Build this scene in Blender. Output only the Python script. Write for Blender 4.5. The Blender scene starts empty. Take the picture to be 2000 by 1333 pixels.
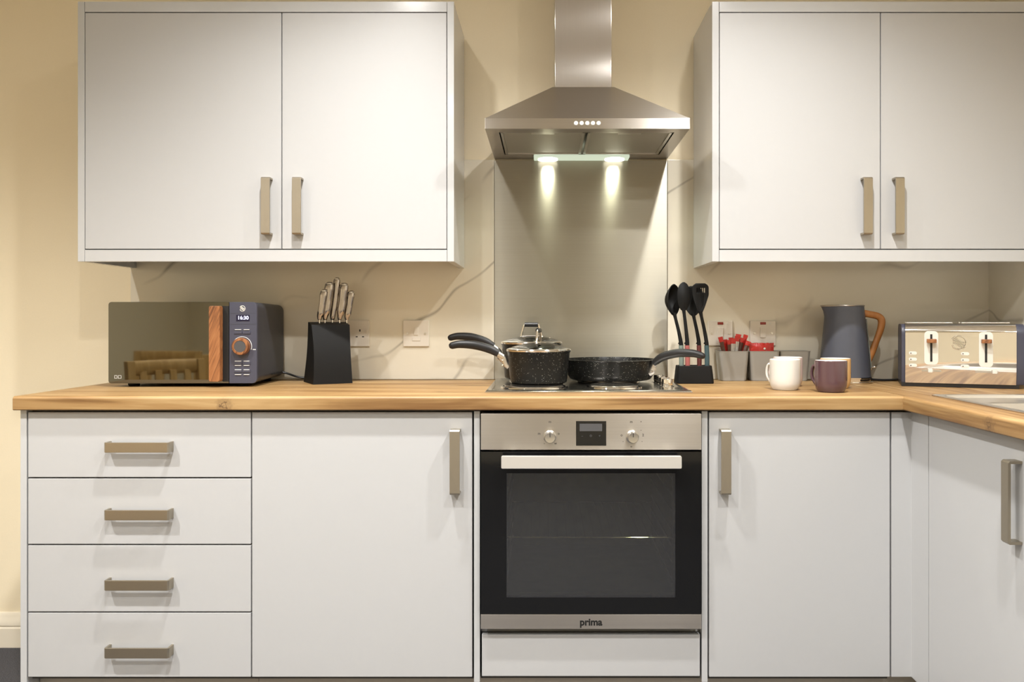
import bpy, bmesh, math, random
from math import pi, sin, cos, radians as R
from mathutils import Vector, Matrix
random.seed(7)
scene = bpy.context.scene
COL = scene.collection
CAM_D, CAM_Z, F = 2.8, 1.134, 1568.0     # metres from the back wall, eye height, focal length in px of a 2000 px frame

# ------------------------------------------------------------------ camera
cd = bpy.data.cameras.new('camera'); cam = bpy.data.objects.new('camera', cd); COL.objects.link(cam)
cam.location = (0, -CAM_D, CAM_Z); cam.rotation_euler = (pi/2, 0, 0)
cd.sensor_width = 36; cd.lens = F/2000*36
cd.shift_x = -66/2000; cd.shift_y = -39.5/2000
cd.clip_start = 0.05
scene.camera = cam
# ------------------------------------------------------------------ world, exposure
w = bpy.data.worlds.new('world'); scene.world = w; w.use_nodes = True
w.node_tree.nodes['Background'].inputs[0].default_value = (1, .93, .82, 1)
w.node_tree.nodes['Background'].inputs[1].default_value = 0.0
vs = scene.view_settings
vs.view_transform = 'Standard'; vs.look = 'None'; vs.gamma = 1; vs.use_curve_mapping = False
vs.exposure = -0.1
CEIL = 2.5
LIGHT_COL = (1.0, .985, .96)
# ceiling downlights: (x, y, watts)
DOWN = [(-.53, -1.05, 21), (.62, -1.05, 18.5),
        (-1.75, -1.79, 30), (-.58, -1.85, 18), (.62, -1.85, 17),
        (-1.75, -2.9, 14), (-.58, -2.9, 14), (.70, -2.9, 14),
        (-1.75, -4.0, 14), (.70, -4.0, 14)]
def spot(name, loc, watts, size, blend, rad, col=LIGHT_COL, rot=(0, 0, 0)):
    l = bpy.data.lights.new(name, 'SPOT'); l.energy = watts; l.color = col
    l.spot_size = R(size); l.spot_blend = blend; l.shadow_soft_size = rad
    o = bpy.data.objects.new(name, l); o.location = loc; o.rotation_euler = rot; COL.objects.link(o)
    return o
for (x, y, p) in DOWN:
    spot('downlight_beam', (x, y, CEIL-.03), p*6.2, 140, 1.0, .03)
HOODCOL = (.97, 1.0, .80)

# ================================================================== materials
def nm(name):
    m = bpy.data.materials.new(name); m.use_nodes = True
    nt = m.node_tree; return m, nt, nt.nodes['Principled BSDF']
def srgb(r, g, b):
    f = lambda c: (c/255/12.92) if c/255 <= .04045 else ((c/255+.055)/1.055)**2.4
    return (f(r), f(g), f(b))
def c4(c): return (c[0], c[1], c[2], 1)
def mat(name, col, rough=.5, metal=0, coat=0, spec=.5, bump=None, var=0, **kw):
    m, nt, b = nm(name)
    b.inputs['Base Color'].default_value = c4(col); b.inputs['Roughness'].default_value = rough
    b.inputs['Metallic'].default_value = metal; b.inputs['Coat Weight'].default_value = coat
    b.inputs['Coat Roughness'].default_value = .08
    b.inputs['Specular IOR Level'].default_value = spec
    for k, v in kw.items(): b.inputs[k.replace('_', ' ')].default_value = v
    tc = nt.nodes.new('ShaderNodeTexCoord')
    n = nt.nodes.new('ShaderNodeTexNoise'); nt.links.new(tc.outputs['Object'], n.inputs['Vector'])
    n.inputs['Scale'].default_value = bump[0] if bump else 60; n.inputs['Detail'].default_value = 4
    if bump:
        bp = nt.nodes.new('ShaderNodeBump'); bp.inputs['Strength'].default_value = bump[1]; bp.inputs['Distance'].default_value = bump[2]
        nt.links.new(n.outputs['Fac'], bp.inputs['Height']); nt.links.new(bp.outputs['Normal'], b.inputs['Normal'])
    if var:
        mx = nt.nodes.new('ShaderNodeMix'); mx.data_type = 'RGBA'
        mx.inputs['A'].default_value = c4([c*(1-var) for c in col]); mx.inputs['B'].default_value = c4([min(1, c*(1+var)) for c in col])
        nt.links.new(n.outputs['Fac'], mx.inputs['Factor']); nt.links.new(mx.outputs['Result'], b.inputs['Base Color'])
    return m
def brushed(name, col, rough, axis, aniso=.75, stretch=(1, 1, 1), amp=.06):
    """brushed steel: highlight stretched along the tangent; fine streaks across it"""
    m, nt, b = nm(name)
    b.inputs['Metallic'].default_value = 1; b.inputs['Anisotropic'].default_value = aniso
    t = nt.nodes.new('ShaderNodeTangent'); t.direction_type = 'RADIAL'; t.axis = axis
    nt.links.new(t.outputs[0], b.inputs['Tangent'])
    tc = nt.nodes.new('ShaderNodeTexCoord'); mp = nt.nodes.new('ShaderNodeMapping'); mp.inputs['Scale'].default_value = stretch
    n = nt.nodes.new('ShaderNodeTexNoise'); n.inputs['Scale'].default_value = 1; n.inputs['Detail'].default_value = 5
    nt.links.new(tc.outputs['Object'], mp.inputs['Vector']); nt.links.new(mp.outputs['Vector'], n.inputs['Vector'])
    mx = nt.nodes.new('ShaderNodeMix'); mx.data_type = 'RGBA'
    mx.inputs['A'].default_value = c4([c*(1-amp) for c in col]); mx.inputs['B'].default_value = c4([c*(1+amp) for c in col])
    nt.links.new(n.outputs['Fac'], mx.inputs['Factor']); nt.links.new(mx.outputs['Result'], b.inputs['Base Color'])
    mr = nt.nodes.new('ShaderNodeMapRange'); mr.inputs['To Min'].default_value = rough*.9; mr.inputs['To Max'].default_value = rough*1.1
    nt.links.new(n.outputs['Fac'], mr.inputs['Value']); nt.links.new(mr.outputs['Result'], b.inputs['Roughness'])
    return m
def oak(name, along, c0, c1, c2, knots=(), rough=.45, slant=0, fine=1):
    m, nt, b = nm(name); b.inputs['Roughness'].default_value = rough
    L = nt.links.new
    tc = nt.nodes.new('ShaderNodeTexCoord')
    def noise(scale, detail, dist, mpscale):
        mp = nt.nodes.new('ShaderNodeMapping'); mp.inputs['Scale'].default_value = [q*fine for q in mpscale]
        n = nt.nodes.new('ShaderNodeTexNoise'); n.inputs['Scale'].default_value = scale; n.inputs['Detail'].default_value = detail
        n.inputs['Distortion'].default_value = dist
        if slant:
            m0 = nt.nodes.new('ShaderNodeMapping'); m0.inputs['Rotation'].default_value = (0, slant, 0)
            L(tc.outputs['Object'], m0.inputs['Vector']); L(m0.outputs['Vector'], mp.inputs['Vector'])
        else: L(tc.outputs['Object'], mp.inputs['Vector'])
        L(mp.outputs['Vector'], n.inputs['Vector']); return n
    s1 = [22, 22, 22]; s1[along] = 1.6
    s2 = [240, 240, 240]; s2[along] = 6
    a = noise(1, 4, 1.2, s1); f = noise(1, 3, .2, s2)
    s3 = [3, 3, 3]; s3[along] = 1.2
    g = noise(1, 2, 0, s3)
    r = nt.nodes.new('ShaderNodeValToRGB'); e = r.color_ramp.elements
    e[0].position = .3; e[0].color = c4(c0); e[1].position = .72; e[1].color = c4(c2)
    k = r.color_ramp.elements.new(.5); k.color = c4(c1)
    add = nt.nodes.new('ShaderNodeMath'); add.operation = 'MULTIPLY_ADD'; add.inputs[1].default_value = .28
    L(f.outputs['Fac'], add.inputs[0]); L(a.outputs['Fac'], add.inputs[2])
    sb = nt.nodes.new('ShaderNodeMath'); sb.operation = 'MULTIPLY_ADD'; sb.inputs[1].default_value = .35
    L(g.outputs['Fac'], sb.inputs[0]); L(add.outputs[0], sb.inputs[2])
    s_ = nt.nodes.new('ShaderNodeMath'); s_.operation = 'SUBTRACT'; s_.inputs[1].default_value = .31
    L(sb.outputs[0], s_.inputs[0]); L(s_.outputs[0], r.inputs['Fac'])
    last = r.outputs['Color']
    for (pos, rad) in knots:
        sub = nt.nodes.new('ShaderNodeVectorMath'); sub.operation = 'DISTANCE'; sub.inputs[1].default_value = pos
        nd = nt.nodes.new('ShaderNodeTexNoise'); nd.inputs['Scale'].default_value = 90; L(tc.outputs['Object'], nd.inputs['Vector'])
        va = nt.nodes.new('ShaderNodeVectorMath'); va.operation = 'MULTIPLY_ADD'; va.inputs[1].default_value = (.03, .03, .03)
        L(nd.outputs['Color'], va.inputs[0]); L(tc.outputs['Object'], va.inputs[2])
        off = nt.nodes.new('ShaderNodeVectorMath'); off.operation = 'SUBTRACT'; off.inputs[1].default_value = (.015, .015, .015)
        L(va.outputs[0], off.inputs[0]); L(off.outputs[0], sub.inputs[0])
        kr = nt.nodes.new('ShaderNodeValToRGB'); ke = kr.color_ramp.elements
        ke[0].position = 0; ke[0].color = (.75, .75, .75, 1); ke[1].position = 1; ke[1].color = (0, 0, 0, 1)
        for p_, v_ in ((.2, .15), (.32, .9), (.42, .2), (.6, .35)):
            q = kr.color_ramp.elements.new(p_); q.color = (v_, v_, v_, 1)
        dv = nt.nodes.new('ShaderNodeMath'); dv.operation = 'DIVIDE'; dv.inputs[1].default_value = rad
        L(sub.outputs['Value'], dv.inputs[0]); L(dv.outputs[0], kr.inputs['Fac'])
        mx = nt.nodes.new('ShaderNodeMix'); mx.data_type = 'RGBA'
        L(kr.outputs['Color'], mx.inputs['Factor']); L(last, mx.inputs['A']); mx.inputs['B'].default_value = (.09, .045, .02, 1)
        last = mx.outputs['Result']
    L(last, b.inputs['Base Color'])
    bp = nt.nodes.new('ShaderNodeBump'); bp.inputs['Strength'].default_value = .12; bp.inputs['Distance'].default_value = .001
    L(f.outputs['Fac'], bp.inputs['Height']); L(bp.outputs['Normal'], b.inputs['Normal'])
    return m
def marble(name, base, vein):
    m, nt, b = nm(name); L = nt.links.new
    b.inputs['Roughness'].default_value = .16
    tc = nt.nodes.new('ShaderNodeTexCoord')
    mp = nt.nodes.new('ShaderNodeMapping'); mp.inputs['Rotation'].default_value = (0, .45, 0); mp.inputs['Scale'].default_value = (1.0, 1.3, 2.1)
    mp.inputs['Location'].default_value = (3.3, 1.0, 2.2)
    L(tc.outputs['Object'], mp.inputs['Vector'])
    def ridge(scale, det, dist, width):
        n = nt.nodes.new('ShaderNodeTexNoise'); n.inputs['Scale'].default_value = scale; n.inputs['Detail'].default_value = det
        n.inputs['Distortion'].default_value = dist; L(mp.outputs['Vector'], n.inputs['Vector'])
        s = nt.nodes.new('ShaderNodeMath'); s.operation = 'SUBTRACT'; s.inputs[1].default_value = .5; L(n.outputs['Fac'], s.inputs[0])
        a = nt.nodes.new('ShaderNodeMath'); a.operation = 'ABSOLUTE'; L(s.outputs[0], a.inputs[0])
        r = nt.nodes.new('ShaderNodeMapRange'); r.inputs['From Max'].default_value = width; r.inputs['To Min'].default_value = 1; r.inputs['To Max'].default_value = 0
        L(a.outputs[0], r.inputs['Value']); return r
    wv = nt.nodes.new('ShaderNodeTexWave'); wv.wave_type = 'BANDS'; wv.bands_direction = 'Z'
    mw = nt.nodes.new('ShaderNodeMapping'); mw.inputs['Rotation'].default_value = (0, .62, 0); mw.inputs['Location'].default_value = (.3, 0, .17)
    L(tc.outputs['Object'], mw.inputs['Vector']); L(mw.outputs['Vector'], wv.inputs['Vector'])
    for k_, q_ in (('Scale', .62), ('Distortion', 5.5), ('Detail', 4), ('Detail Scale', 1.1), ('Detail Roughness', .55)): wv.inputs[k_].default_value = q_
    ws = nt.nodes.new('ShaderNodeMath'); ws.operation = 'SUBTRACT'; ws.inputs[1].default_value = .5; L(wv.outputs['Fac'], ws.inputs[0])
    wa = nt.nodes.new('ShaderNodeMath'); wa.operation = 'ABSOLUTE'; L(ws.outputs[0], wa.inputs[0])
    v1 = nt.nodes.new('ShaderNodeMapRange'); v1.inputs['From Max'].default_value = .05; v1.inputs['To Min'].default_value = 1; v1.inputs['To Max'].default_value = 0
    L(wa.outputs[0], v1.inputs['Value']); v2 = ridge(.9, 2, .1, .05)
    fade = nt.nodes.new('ShaderNodeTexNoise'); fade.inputs['Scale'].default_value = 3.5; L(tc.outputs['Object'], fade.inputs['Vector'])
    fr = nt.nodes.new('ShaderNodeMapRange'); fr.inputs['From Min'].default_value = .42; fr.inputs['From Max'].default_value = .62; fr.inputs['To Max'].default_value = .75
    L(fade.outputs['Fac'], fr.inputs['Value'])
    m1 = nt.nodes.new('ShaderNodeMath'); m1.operation = 'MULTIPLY'; L(v1.outputs[0], m1.inputs[0]); L(fr.outputs[0], m1.inputs[1])
    m2 = nt.nodes.new('ShaderNodeMath'); m2.operation = 'MULTIPLY_ADD'; m2.inputs[1].default_value = .12; L(v2.outputs[0], m2.inputs[0]); L(m1.outputs[0], m2.inputs[2])
    mx = nt.nodes.new('ShaderNodeMix'); mx.data_type = 'RGBA'; mx.inputs['A'].default_value = c4(base); mx.inputs['B'].default_value = c4(vein)
    L(m2.outputs[0], mx.inputs['Factor']); L(mx.outputs['Result'], b.inputs['Base Color'])
    return m
def speckled(name):
    m, nt, b = nm(name); L = nt.links.new
    tc = nt.nodes.new('ShaderNodeTexCoord'); v = nt.nodes.new('ShaderNodeTexVoronoi'); v.inputs['Scale'].default_value = 260
    L(tc.outputs['Object'], v.inputs['Vector'])
    r = nt.nodes.new('ShaderNodeMapRange'); r.inputs['From Min'].default_value = .12; r.inputs['From Max'].default_value = .24; r.inputs['To Min'].default_value = 1; r.inputs['To Max'].default_value = 0
    L(v.outputs['Distance'], r.inputs['Value'])
    sp = nt.nodes.new('ShaderNodeSeparateColor'); L(v.outputs['Color'], sp.inputs[0])
    g = nt.nodes.new('ShaderNodeMapRange'); g.inputs['From Min'].default_value = .55; g.inputs['From Max'].default_value = 1; L(sp.outputs[0], g.inputs['Value'])
    mu = nt.nodes.new('ShaderNodeMath'); mu.operation = 'MULTIPLY'; L(r.outputs[0], mu.inputs[0]); L(g.outputs[0], mu.inputs[1])
    mx = nt.nodes.new('ShaderNodeMix'); mx.data_type = 'RGBA'; mx.inputs['A'].default_value = (.007, .007, .0065, 1); mx.inputs['B'].default_value = (.6, .6, .5, 1)
    L(mu.outputs[0], mx.inputs['Factor']); L(mx.outputs['Result'], b.inputs['Base Color'])
    b.inputs['Roughness'].default_value = .3; b.inputs['Specular IOR Level'].default_value = .25
    return m
def glassy(name, tint, alpha_mix, rough=.02):
    """tinted pane: see-through plus mirror reflection"""
    m = bpy.data.materials.new(name); m.use_nodes = True; nt = m.node_tree; nt.nodes.clear()
    out = nt.nodes.new('ShaderNodeOutputMaterial'); tr = nt.nodes.new('ShaderNodeBsdfTransparent'); gl = nt.nodes.new('ShaderNodeBsdfGlossy')
    tr.inputs[0].default_value = c4(tint); gl.inputs['Roughness'].default_value = rough
    fr = nt.nodes.new('ShaderNodeFresnel'); fr.inputs['IOR'].default_value = 1.5
    mr = nt.nodes.new('ShaderNodeMapRange'); mr.inputs['To Min'].default_value = alpha_mix; mr.inputs['To Max'].default_value = 1
    nt.links.new(fr.outputs[0], mr.inputs['Value'])
    mx = nt.nodes.new('ShaderNodeMixShader'); nt.links.new(mr.outputs[0], mx.inputs[0]); nt.links.new(tr.outputs[0], mx.inputs[1]); nt.links.new(gl.outputs[0], mx.inputs[2])
    nt.links.new(mx.outputs[0], out.inputs[0]); return m
def emit(name, col, s):
    m, nt, b = nm(name); b.inputs['Base Color'].default_value = (0, 0, 0, 1)
    b.inputs['Emission Color'].default_value = c4(col); b.inputs['Emission Strength'].default_value = s; return m

M = {}
M['paint'] = mat('cream_wall_paint', (.86, .76, .565), .7, bump=(180, .08, .002), var=.02)
M['ceil'] = mat('ceiling_paint', (.86, .84, .79), .8, var=.01)
M['base_paint'] = mat('skirting_paint', (.80, .74, .62), .4, var=.01)
M['door'] = mat('pale_grey_satin_board', (.455, .457, .46), .42, var=.008)
M['frame'] = mat('pale_grey_edge_board', (.49, .496, .50), .22, coat=.3, var=.008)
M['carc_shaded'] = mat('carcass_gap_shade', (.07, .066, .06), .6, var=.03)  # pale board coloured near black, door-gap shade put into the colour
M['plinth'] = mat('plinth_board', (.50, .46, .40), .45, var=.02)
M['carpet'] = mat('charcoal_carpet', (.075, .075, .088), .95, bump=(260, 1, .008), var=.9)
M['marble'] = marble('cream_marble', (.73, .685, .575), (.30, .27, .22))
OC = ((.17, .083, .026), (.305, .178, .068), (.41, .268, .12))
M['oak_x'] = oak('oak_worktop_long', 0, *OC, knots=[((-.868, -.635, .905), .026), ((-.30, -.50, .93), .02)])
M['oak_y'] = oak('oak_worktop_return', 1, *OC, knots=[((.963, -1.056, .907), .026)])
M['steel_h'] = brushed('brushed_steel_crosswise', (.50, .47, .43), .29, 'X', .85, (3, 3, 400))
M['steel_v'] = brushed('brushed_steel_upright', (.52, .49, .455), .16, 'Z', .93, (400, 400, 3))
M['steel_sb'] = brushed('splashback_steel', (.35, .33, .275), .34, 'X', .85, (3, 3, 300), .06)
M['handle'] = brushed('satin_nickel', (.40, .355, .28), .42, 'X', .3, (300, 300, 300), .04)
M['chrome'] = mat('polished_chrome', (.82, .80, .77), .07, metal=1)
M['satin'] = mat('satin_steel', (.62, .60, .57), .28, metal=1)
M['filter'] = mat('filter_mesh', (.42, .40, .35), .45, metal=.9, bump=(900, .6, .002))
M['sinksteel'] = mat('sink_steel', (.74, .72, .69), .33, metal=1)
M['alu'] = mat('brushed_aluminium', (.86, .85, .83), .42, metal=.85)
M['hobsteel'] = mat('hob_steel', (.60, .57, .52), .17, metal=1, bump=(14, .25, .004))
M['hotplate'] = mat('hotplate_steel', (.45, .42, .38), .2, metal=1, bump=(60, .1, .001))
M['black'] = mat('black_plastic', (.012, .012, .013), .35)
M['softblack'] = mat('soft_black', (.006, .006, .006), .55, spec=.2)
M['slit'] = mat('black_slit', (.004, .004, .004), .6)
M['grip'] = mat('charcoal_grip', (.012, .0115, .012), .40, spec=.35)
M['speck'] = speckled('speckled_black_enamel')
M['lidglass'] = glassy('lid_glass', (.86, .88, .82), .10)
M['ovenglass'] = glassy('oven_window_glass', (.66, .66, .56), .16)
M['ovenblack'] = mat('oven_black_glass', (.006, .006, .006), .06, spec=.4)
M['cavity'] = mat('oven_enamel', (.22, .22, .18), .35, bump=(30, .3, .004), var=.3)
M['mwglass'] = mat('microwave_mirror_glass', (.17, .165, .14), .03, metal=1)
M['slate'] = mat('slate_blue_paint', (.052, .054, .080), .42, var=.03)
M['slate2'] = mat('slate_case_paint', (.036, .037, .045), .48, var=.03)
M['kettle'] = mat('kettle_grey_paint', (.062, .067, .086), .42, var=.03)
M['walnut'] = oak('walnut_effect', 2, (.10, .035, .012), (.27, .105, .036), (.36, .16, .06), slant=-.38, fine=4.5)
M['beech'] = oak('beech_handle', 2, (.26, .095, .022), (.33, .13, .032), (.40, .165, .045))
M['oakchair'] = oak('dining_oak', 2, (.40, .24, .08), (.50, .32, .12), (.56, .37, .16))
M['white'] = mat('white_plastic', (.70, .655, .58), .3, var=.01)
M['offwhite'] = mat('cream_plastic', (.68, .66, .60), .35, var=.01)
M['print'] = mat('white_print', (.7, .7, .68), .5)
M['darkprint'] = mat('dark_print', (.05, .045, .04), .5)
M['neon'] = mat('red_neon', (.25, .015, .01), .25)
M['red'] = mat('red_wrapper', (.46, .016, .011), .28, bump=(90, .5, .004), var=.2)
M['brownfoil'] = mat('brown_wrapper', (.10, .045, .03), .3, bump=(90, .5, .004), var=.4)
M['foil'] = mat('silver_wrapper', (.55, .52, .47), .3, metal=.5, bump=(90, .5, .004))
M['potgrey'] = mat('grey_plastic', (.33, .32, .295), .5, var=.02)
M['mugwhite'] = mat('white_glaze', (.64, .62, .58), .12, coat=.3, var=.01)
M['mugpink'] = mat('pale_pink_glaze', (.62, .50, .47), .15, coat=.3, var=.01)
M['mugpurple'] = mat('plum_glaze', (.085, .044, .052), .18, coat=.4, var=.02)
M['mugtan'] = mat('tan_glaze', (.55, .34, .14), .18, coat=.3, var=.02)
M['mugin'] = mat('white_inner_glaze', (.85, .82, .78), .15)
M['display'] = mat('display_black', (.01, .009, .03), .1)
M['clock'] = emit('lit_digits', (.8, .8, 1), 2.2)
M['lampglass'] = emit('hood_lamp_glass', (1, .98, .84), 5)
M['lampdim'] = emit('hood_lamp_diffuser', (.85, .95, .72), .8)
M['downlens'] = emit('downlight_lens', LIGHT_COL, 600)
M['sage'] = mat('sage_handle', (.15, .19, .165), .5); M['coral'] = mat('coral_handle', (.28, .08, .072), .5)
M['wine'] = mat('wine_handle', (.09, .017, .014), .5); M['teal'] = mat('teal_handle', (.03, .062, .07), .5)
M['window'] = mat('kettle_window', (.10, .11, .10), .08)
M['knifesteel'] = mat('knife_steel', (.44, .405, .38), .18, metal=1)
M['screen'] = mat('grey_screen', (.07, .07, .075), .15)

# ================================================================== mesh helpers
class MB:
    def __init__(s): s.bm = bmesh.new()
    def _merge(s, t, mtx=None):
        if mtx: t.transform(mtx)
        me = bpy.data.meshes.new('t'); t.to_mesh(me); t.free(); s.bm.from_mesh(me); bpy.data.meshes.remove(me); return s
    def box(s, x0, x1, y0, y1, z0, z1, bev=0, seg=2, mtx=None):
        t = bmesh.new(); bmesh.ops.create_cube(t, size=1)
        for v in t.verts:
            v.co = Vector(((x0+x1)/2+v.co.x*(x1-x0), (y0+y1)/2+v.co.y*(y1-y0), (z0+z1)/2+v.co.z*(z1-z0)))
        if bev: bmesh.ops.bevel(t, geom=list(t.edges), offset=bev, segments=seg, affect='EDGES', profile=.6)
        return s._merge(t, mtx)
    def lathe(s, prof, c=(0, 0, 0), axis='z', n=40, mtx=None, sx=1, sy=1):
        """prof: list of (r, h); r=0 closes"""
        t = bmesh.new(); rings = []
        for (r, h) in prof:
            if r < 1e-6: rings.append([t.verts.new((0, 0, h))])
            else: rings.append([t.verts.new((r*cos(2*pi*k/n)*sx, r*sin(2*pi*k/n)*sy, h)) for k in range(n)])
        for a, b in zip(rings, rings[1:]):
            for k in range(n):
                k2 = (k+1) % n
                if len(a) == 1 and len(b) == 1: continue
                if len(a) == 1: t.faces.new((a[0], b[k2], b[k]))
                elif len(b) == 1: t.faces.new((a[k], a[k2], b[0]))
                else: t.faces.new((a[k], a[k2], b[k2], b[k]))
        bmesh.ops.recalc_face_normals(t, faces=t.faces)
        if axis == 'y': t.transform(Matrix.Rotation(pi/2, 4, 'X'))      # +h -> -y (towards the viewer)
        if axis == 'x': t.transform(Matrix.Rotation(pi/2, 4, 'Y'))
        t.transform(Matrix.Translation(c))
        return s._merge(t, mtx)
    def prism(s, poly, axis, a, b, bev=0, mtx=None):
        """poly of 2-d points extruded along axis from a to b. axis x: (y,z); y: (x,z); z: (x,y)"""
        t = bmesh.new()
        def P(p, h): return {'x': (h, p[0], p[1]), 'y': (p[0], h, p[1]), 'z': (p[0], p[1], h)}[axis]
        A = [t.verts.new(P(p, a)) for p in poly]; B = [t.verts.new(P(p, b)) for p in poly]; n = len(poly)
        t.faces.new(A); t.faces.new(B[::-1])
        for k in range(n): t.faces.new((A[k], B[k], B[(k+1) % n], A[(k+1) % n]))
        bmesh.ops.recalc_face_normals(t, faces=t.faces)
        if bev: bmesh.ops.bevel(t, geom=list(t.edges), offset=bev, segments=2, affect='EDGES', profile=.6)
        return s._merge(t, mtx)
    def tube(s, pts, rad, n=10, flat=1, up=(0, 0, 1), closed=False, cap=True, mtx=None, smooth=0):
        pts = [Vector(p) for p in pts]
        rad = list(rad) if hasattr(rad, '__len__') else [rad]*len(pts)
        if smooth:
            q, rr = [], []
            for i in range(len(pts)-1):
                p0 = pts[max(i-1, 0)]; p1 = pts[i]; p2 = pts[i+1]; p3 = pts[min(i+2, len(pts)-1)]
                for k in range(smooth):
                    u = k/smooth
                    q.append(.5*((2*p1)+(p2-p0)*u+(2*p0-5*p1+4*p2-p3)*u*u+(3*p1-p0-3*p2+p3)*u**3)); rr.append(rad[i]*(1-u)+rad[i+1]*u)
            q.append(pts[-1]); rr.append(rad[-1]); pts, rad = q, rr
        t = bmesh.new(); rings = []; N = len(pts); up = Vector(up)
        for i, p in enumerate(pts):
            if closed: d = pts[(i+1) % N]-pts[i-1]
            else: d = pts[min(i+1, N-1)]-pts[max(i-1, 0)]
            d.normalize(); sd = d.cross(up)
            if sd.length < 1e-4: sd = d.cross(Vector((1, 0, 0)))
            sd.normalize(); u2 = sd.cross(d).normalized()
            rings.append([t.verts.new(p+sd*cos(2*pi*k/n)*rad[i]+u2*sin(2*pi*k/n)*rad[i]*flat) for k in range(n)])
        for i in range(N if closed else N-1):
            a, b = rings[i], rings[(i+1) % N]
            for k in range(n): t.faces.new((a[k], a[(k+1) % n], b[(k+1) % n], b[k]))
        if cap and not closed: t.faces.new(rings[0]); t.faces.new(rings[-1][::-1])
        bmesh.ops.recalc_face_normals(t, faces=t.faces)
        return s._merge(t, mtx)
    def text(s, txt, size, mtx, thick=.0003, bold=0):
        cu = bpy.data.curves.new('t', 'FONT'); cu.body = txt; cu.size = size; cu.extrude = thick; cu.align_x = 'CENTER'; cu.align_y = 'CENTER'
        cu.offset = bold
        o = bpy.data.objects.new('t', cu); COL.objects.link(o)
        dg = bpy.context.evaluated_depsgraph_get(); me = bpy.data.meshes.new_from_object(o.evaluated_get(dg))
        me.transform(mtx); s.bm.from_mesh(me); bpy.data.objects.remove(o); bpy.data.curves.remove(cu); bpy.data.meshes.remove(me)
        return s
    def build(s, name, m, parent=None, world=False, flat=False, mtx=None):
        if mtx: s.bm.transform(mtx)
        if world and parent:
            r = parent
            while r.parent: r = r.parent
            s.bm.transform((Matrix.Translation(r.location) @ Matrix.Rotation(r.rotation_euler.z, 4, 'Z')).inverted())
        me = bpy.data.meshes.new(name); s.bm.to_mesh(me); s.bm.free()
        me.materials.append(m)
        if not flat:
            me.polygons.foreach_set('use_smooth', [True]*len(me.polygons)); me.set_sharp_from_angle(angle=R(38))
        o = bpy.data.objects.new(name, me); COL.objects.link(o); o.parent = parent
        if not flat: weighted(o)
        return o
def weighted(o):
    w = o.modifiers.new('flat_faces', 'WEIGHTED_NORMAL'); w.keep_sharp = True; w.weight = 80
def B(*a, **k): return MB().box(*a, **k)
FRONT = Matrix.Rotation(pi/2, 4, 'X')      # text upright, facing -y
def front_at(x, y, z): return Matrix.Translation((x, y, z)) @ FRONT
def tag(o, label, cat, group=None):
    o['label'] = label; o['category'] = cat
    if group: o['group'] = group
    return o
def thing(name, label, cat, loc=(0, 0, 0), rz=0, group=None):
    o = bpy.data.objects.new(name, None); o.empty_display_size = .05; COL.objects.link(o)
    o.location = loc; o.rotation_euler = (0, 0, rz); return tag(o, label, cat, group)
def struct(name, mb, m):
    o = mb.build(name, m); o['kind'] = 'structure'; return o
def dup(root, loc, rz, label=None):
    r = root.copy(); COL.objects.link(r); r.location = loc; r.rotation_euler = (0, 0, rz)
    if label: r['label'] = label
    for ch in list(root.children):
        c = ch.copy(); COL.objects.link(c); c.parent = r
        for g in list(ch.children):
            d = g.copy(); COL.objects.link(d); d.parent = c
    return r
def rrect(cx, cy, hw, hh, r, n=5):
    pts = []
    for (sx, sy, a0) in ((1, 1, 0), (-1, 1, 90), (-1, -1, 180), (1, -1, 270)):
        for k in range(n+1):
            a = R(a0+90*k/n); pts.append((cx+sx*(hw-r)+r*cos(a), cy+sy*(hh-r)+r*sin(a)))
    return pts
def loft(mb, secs, cap0=True, cap1=True, closed_loop=True):
    t = bmesh.new(); rings = [[t.verts.new(p) for p in s] for s in secs]; n = len(rings[0])
    for a, b in zip(rings, rings[1:]):
        for k in range(n if closed_loop else n-1): t.faces.new((a[k], a[(k+1) % n], b[(k+1) % n], b[k]))
    if cap0: t.faces.new(rings[0][::-1])
    if cap1: t.faces.new(rings[-1])
    bmesh.ops.recalc_face_normals(t, faces=t.faces)
    return mb._merge(t)

# ================================================================== the setting
XL, XR, YF = -2.95, 1.55, -4.9
struct('floor', B(XL-.1, XR+.1, YF-.1, .1, -.1, 0), M['carpet'])
struct('ceiling', B(XL-.1, XR+.1, YF-.1, .1, CEIL, CEIL+.1), M['ceil'])
struct('wall_back', B(XL-.1, XR+.1, 0, .1, 0, CEIL), M['paint'])
struct('wall_left', B(XL-.1, XL, YF, 0, 0, CEIL), M['paint'])
struct('wall_right', B(XR, XR+.1, YF, 0, 0, CEIL), M['paint'])
struct('wall_front', B(XL, XR, YF-.1, YF, 0, CEIL), M['paint'])
bp = [(0, 0), (-.018, 0), (-.018, .066), (-.014, .071), (-.018, .076), (-.018, .090), (-.012, .098), (-.011, .108), (-.006, .117), (0, .119)]
struct('baseboard_back', MB().prism(bp, 'x', XL, -1.431), M['base_paint'])
bpl = [(XL-p[0], p[1]) for p in bp]
struct('baseboard_left', MB().prism(bpl, 'y', YF, -.02), M['base_paint'])
# marble wall panels
def panel(label, mb): return tag(mb.build('marble_panel', M['marble']), label, 'wall panel')
TW = .93     # worktop surface height
panel('cream marble wall panel left of the steel splashback, behind microwave and knife block', B(-1.443, -.1795, -.010, -.0005, TW+.001, 1.694, .001))
panel('cream marble wall panel right of the steel splashback, behind kettle and toaster', B(.4235, 1.54, -.010, -.0005, TW+.001, 1.694, .001))
panel('shaded marble wall panel on the side wall at the right edge, past the toaster', B(1.540, 1.5495, -2.3, -.0005, TW+.001, 1.694, .001))

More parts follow.
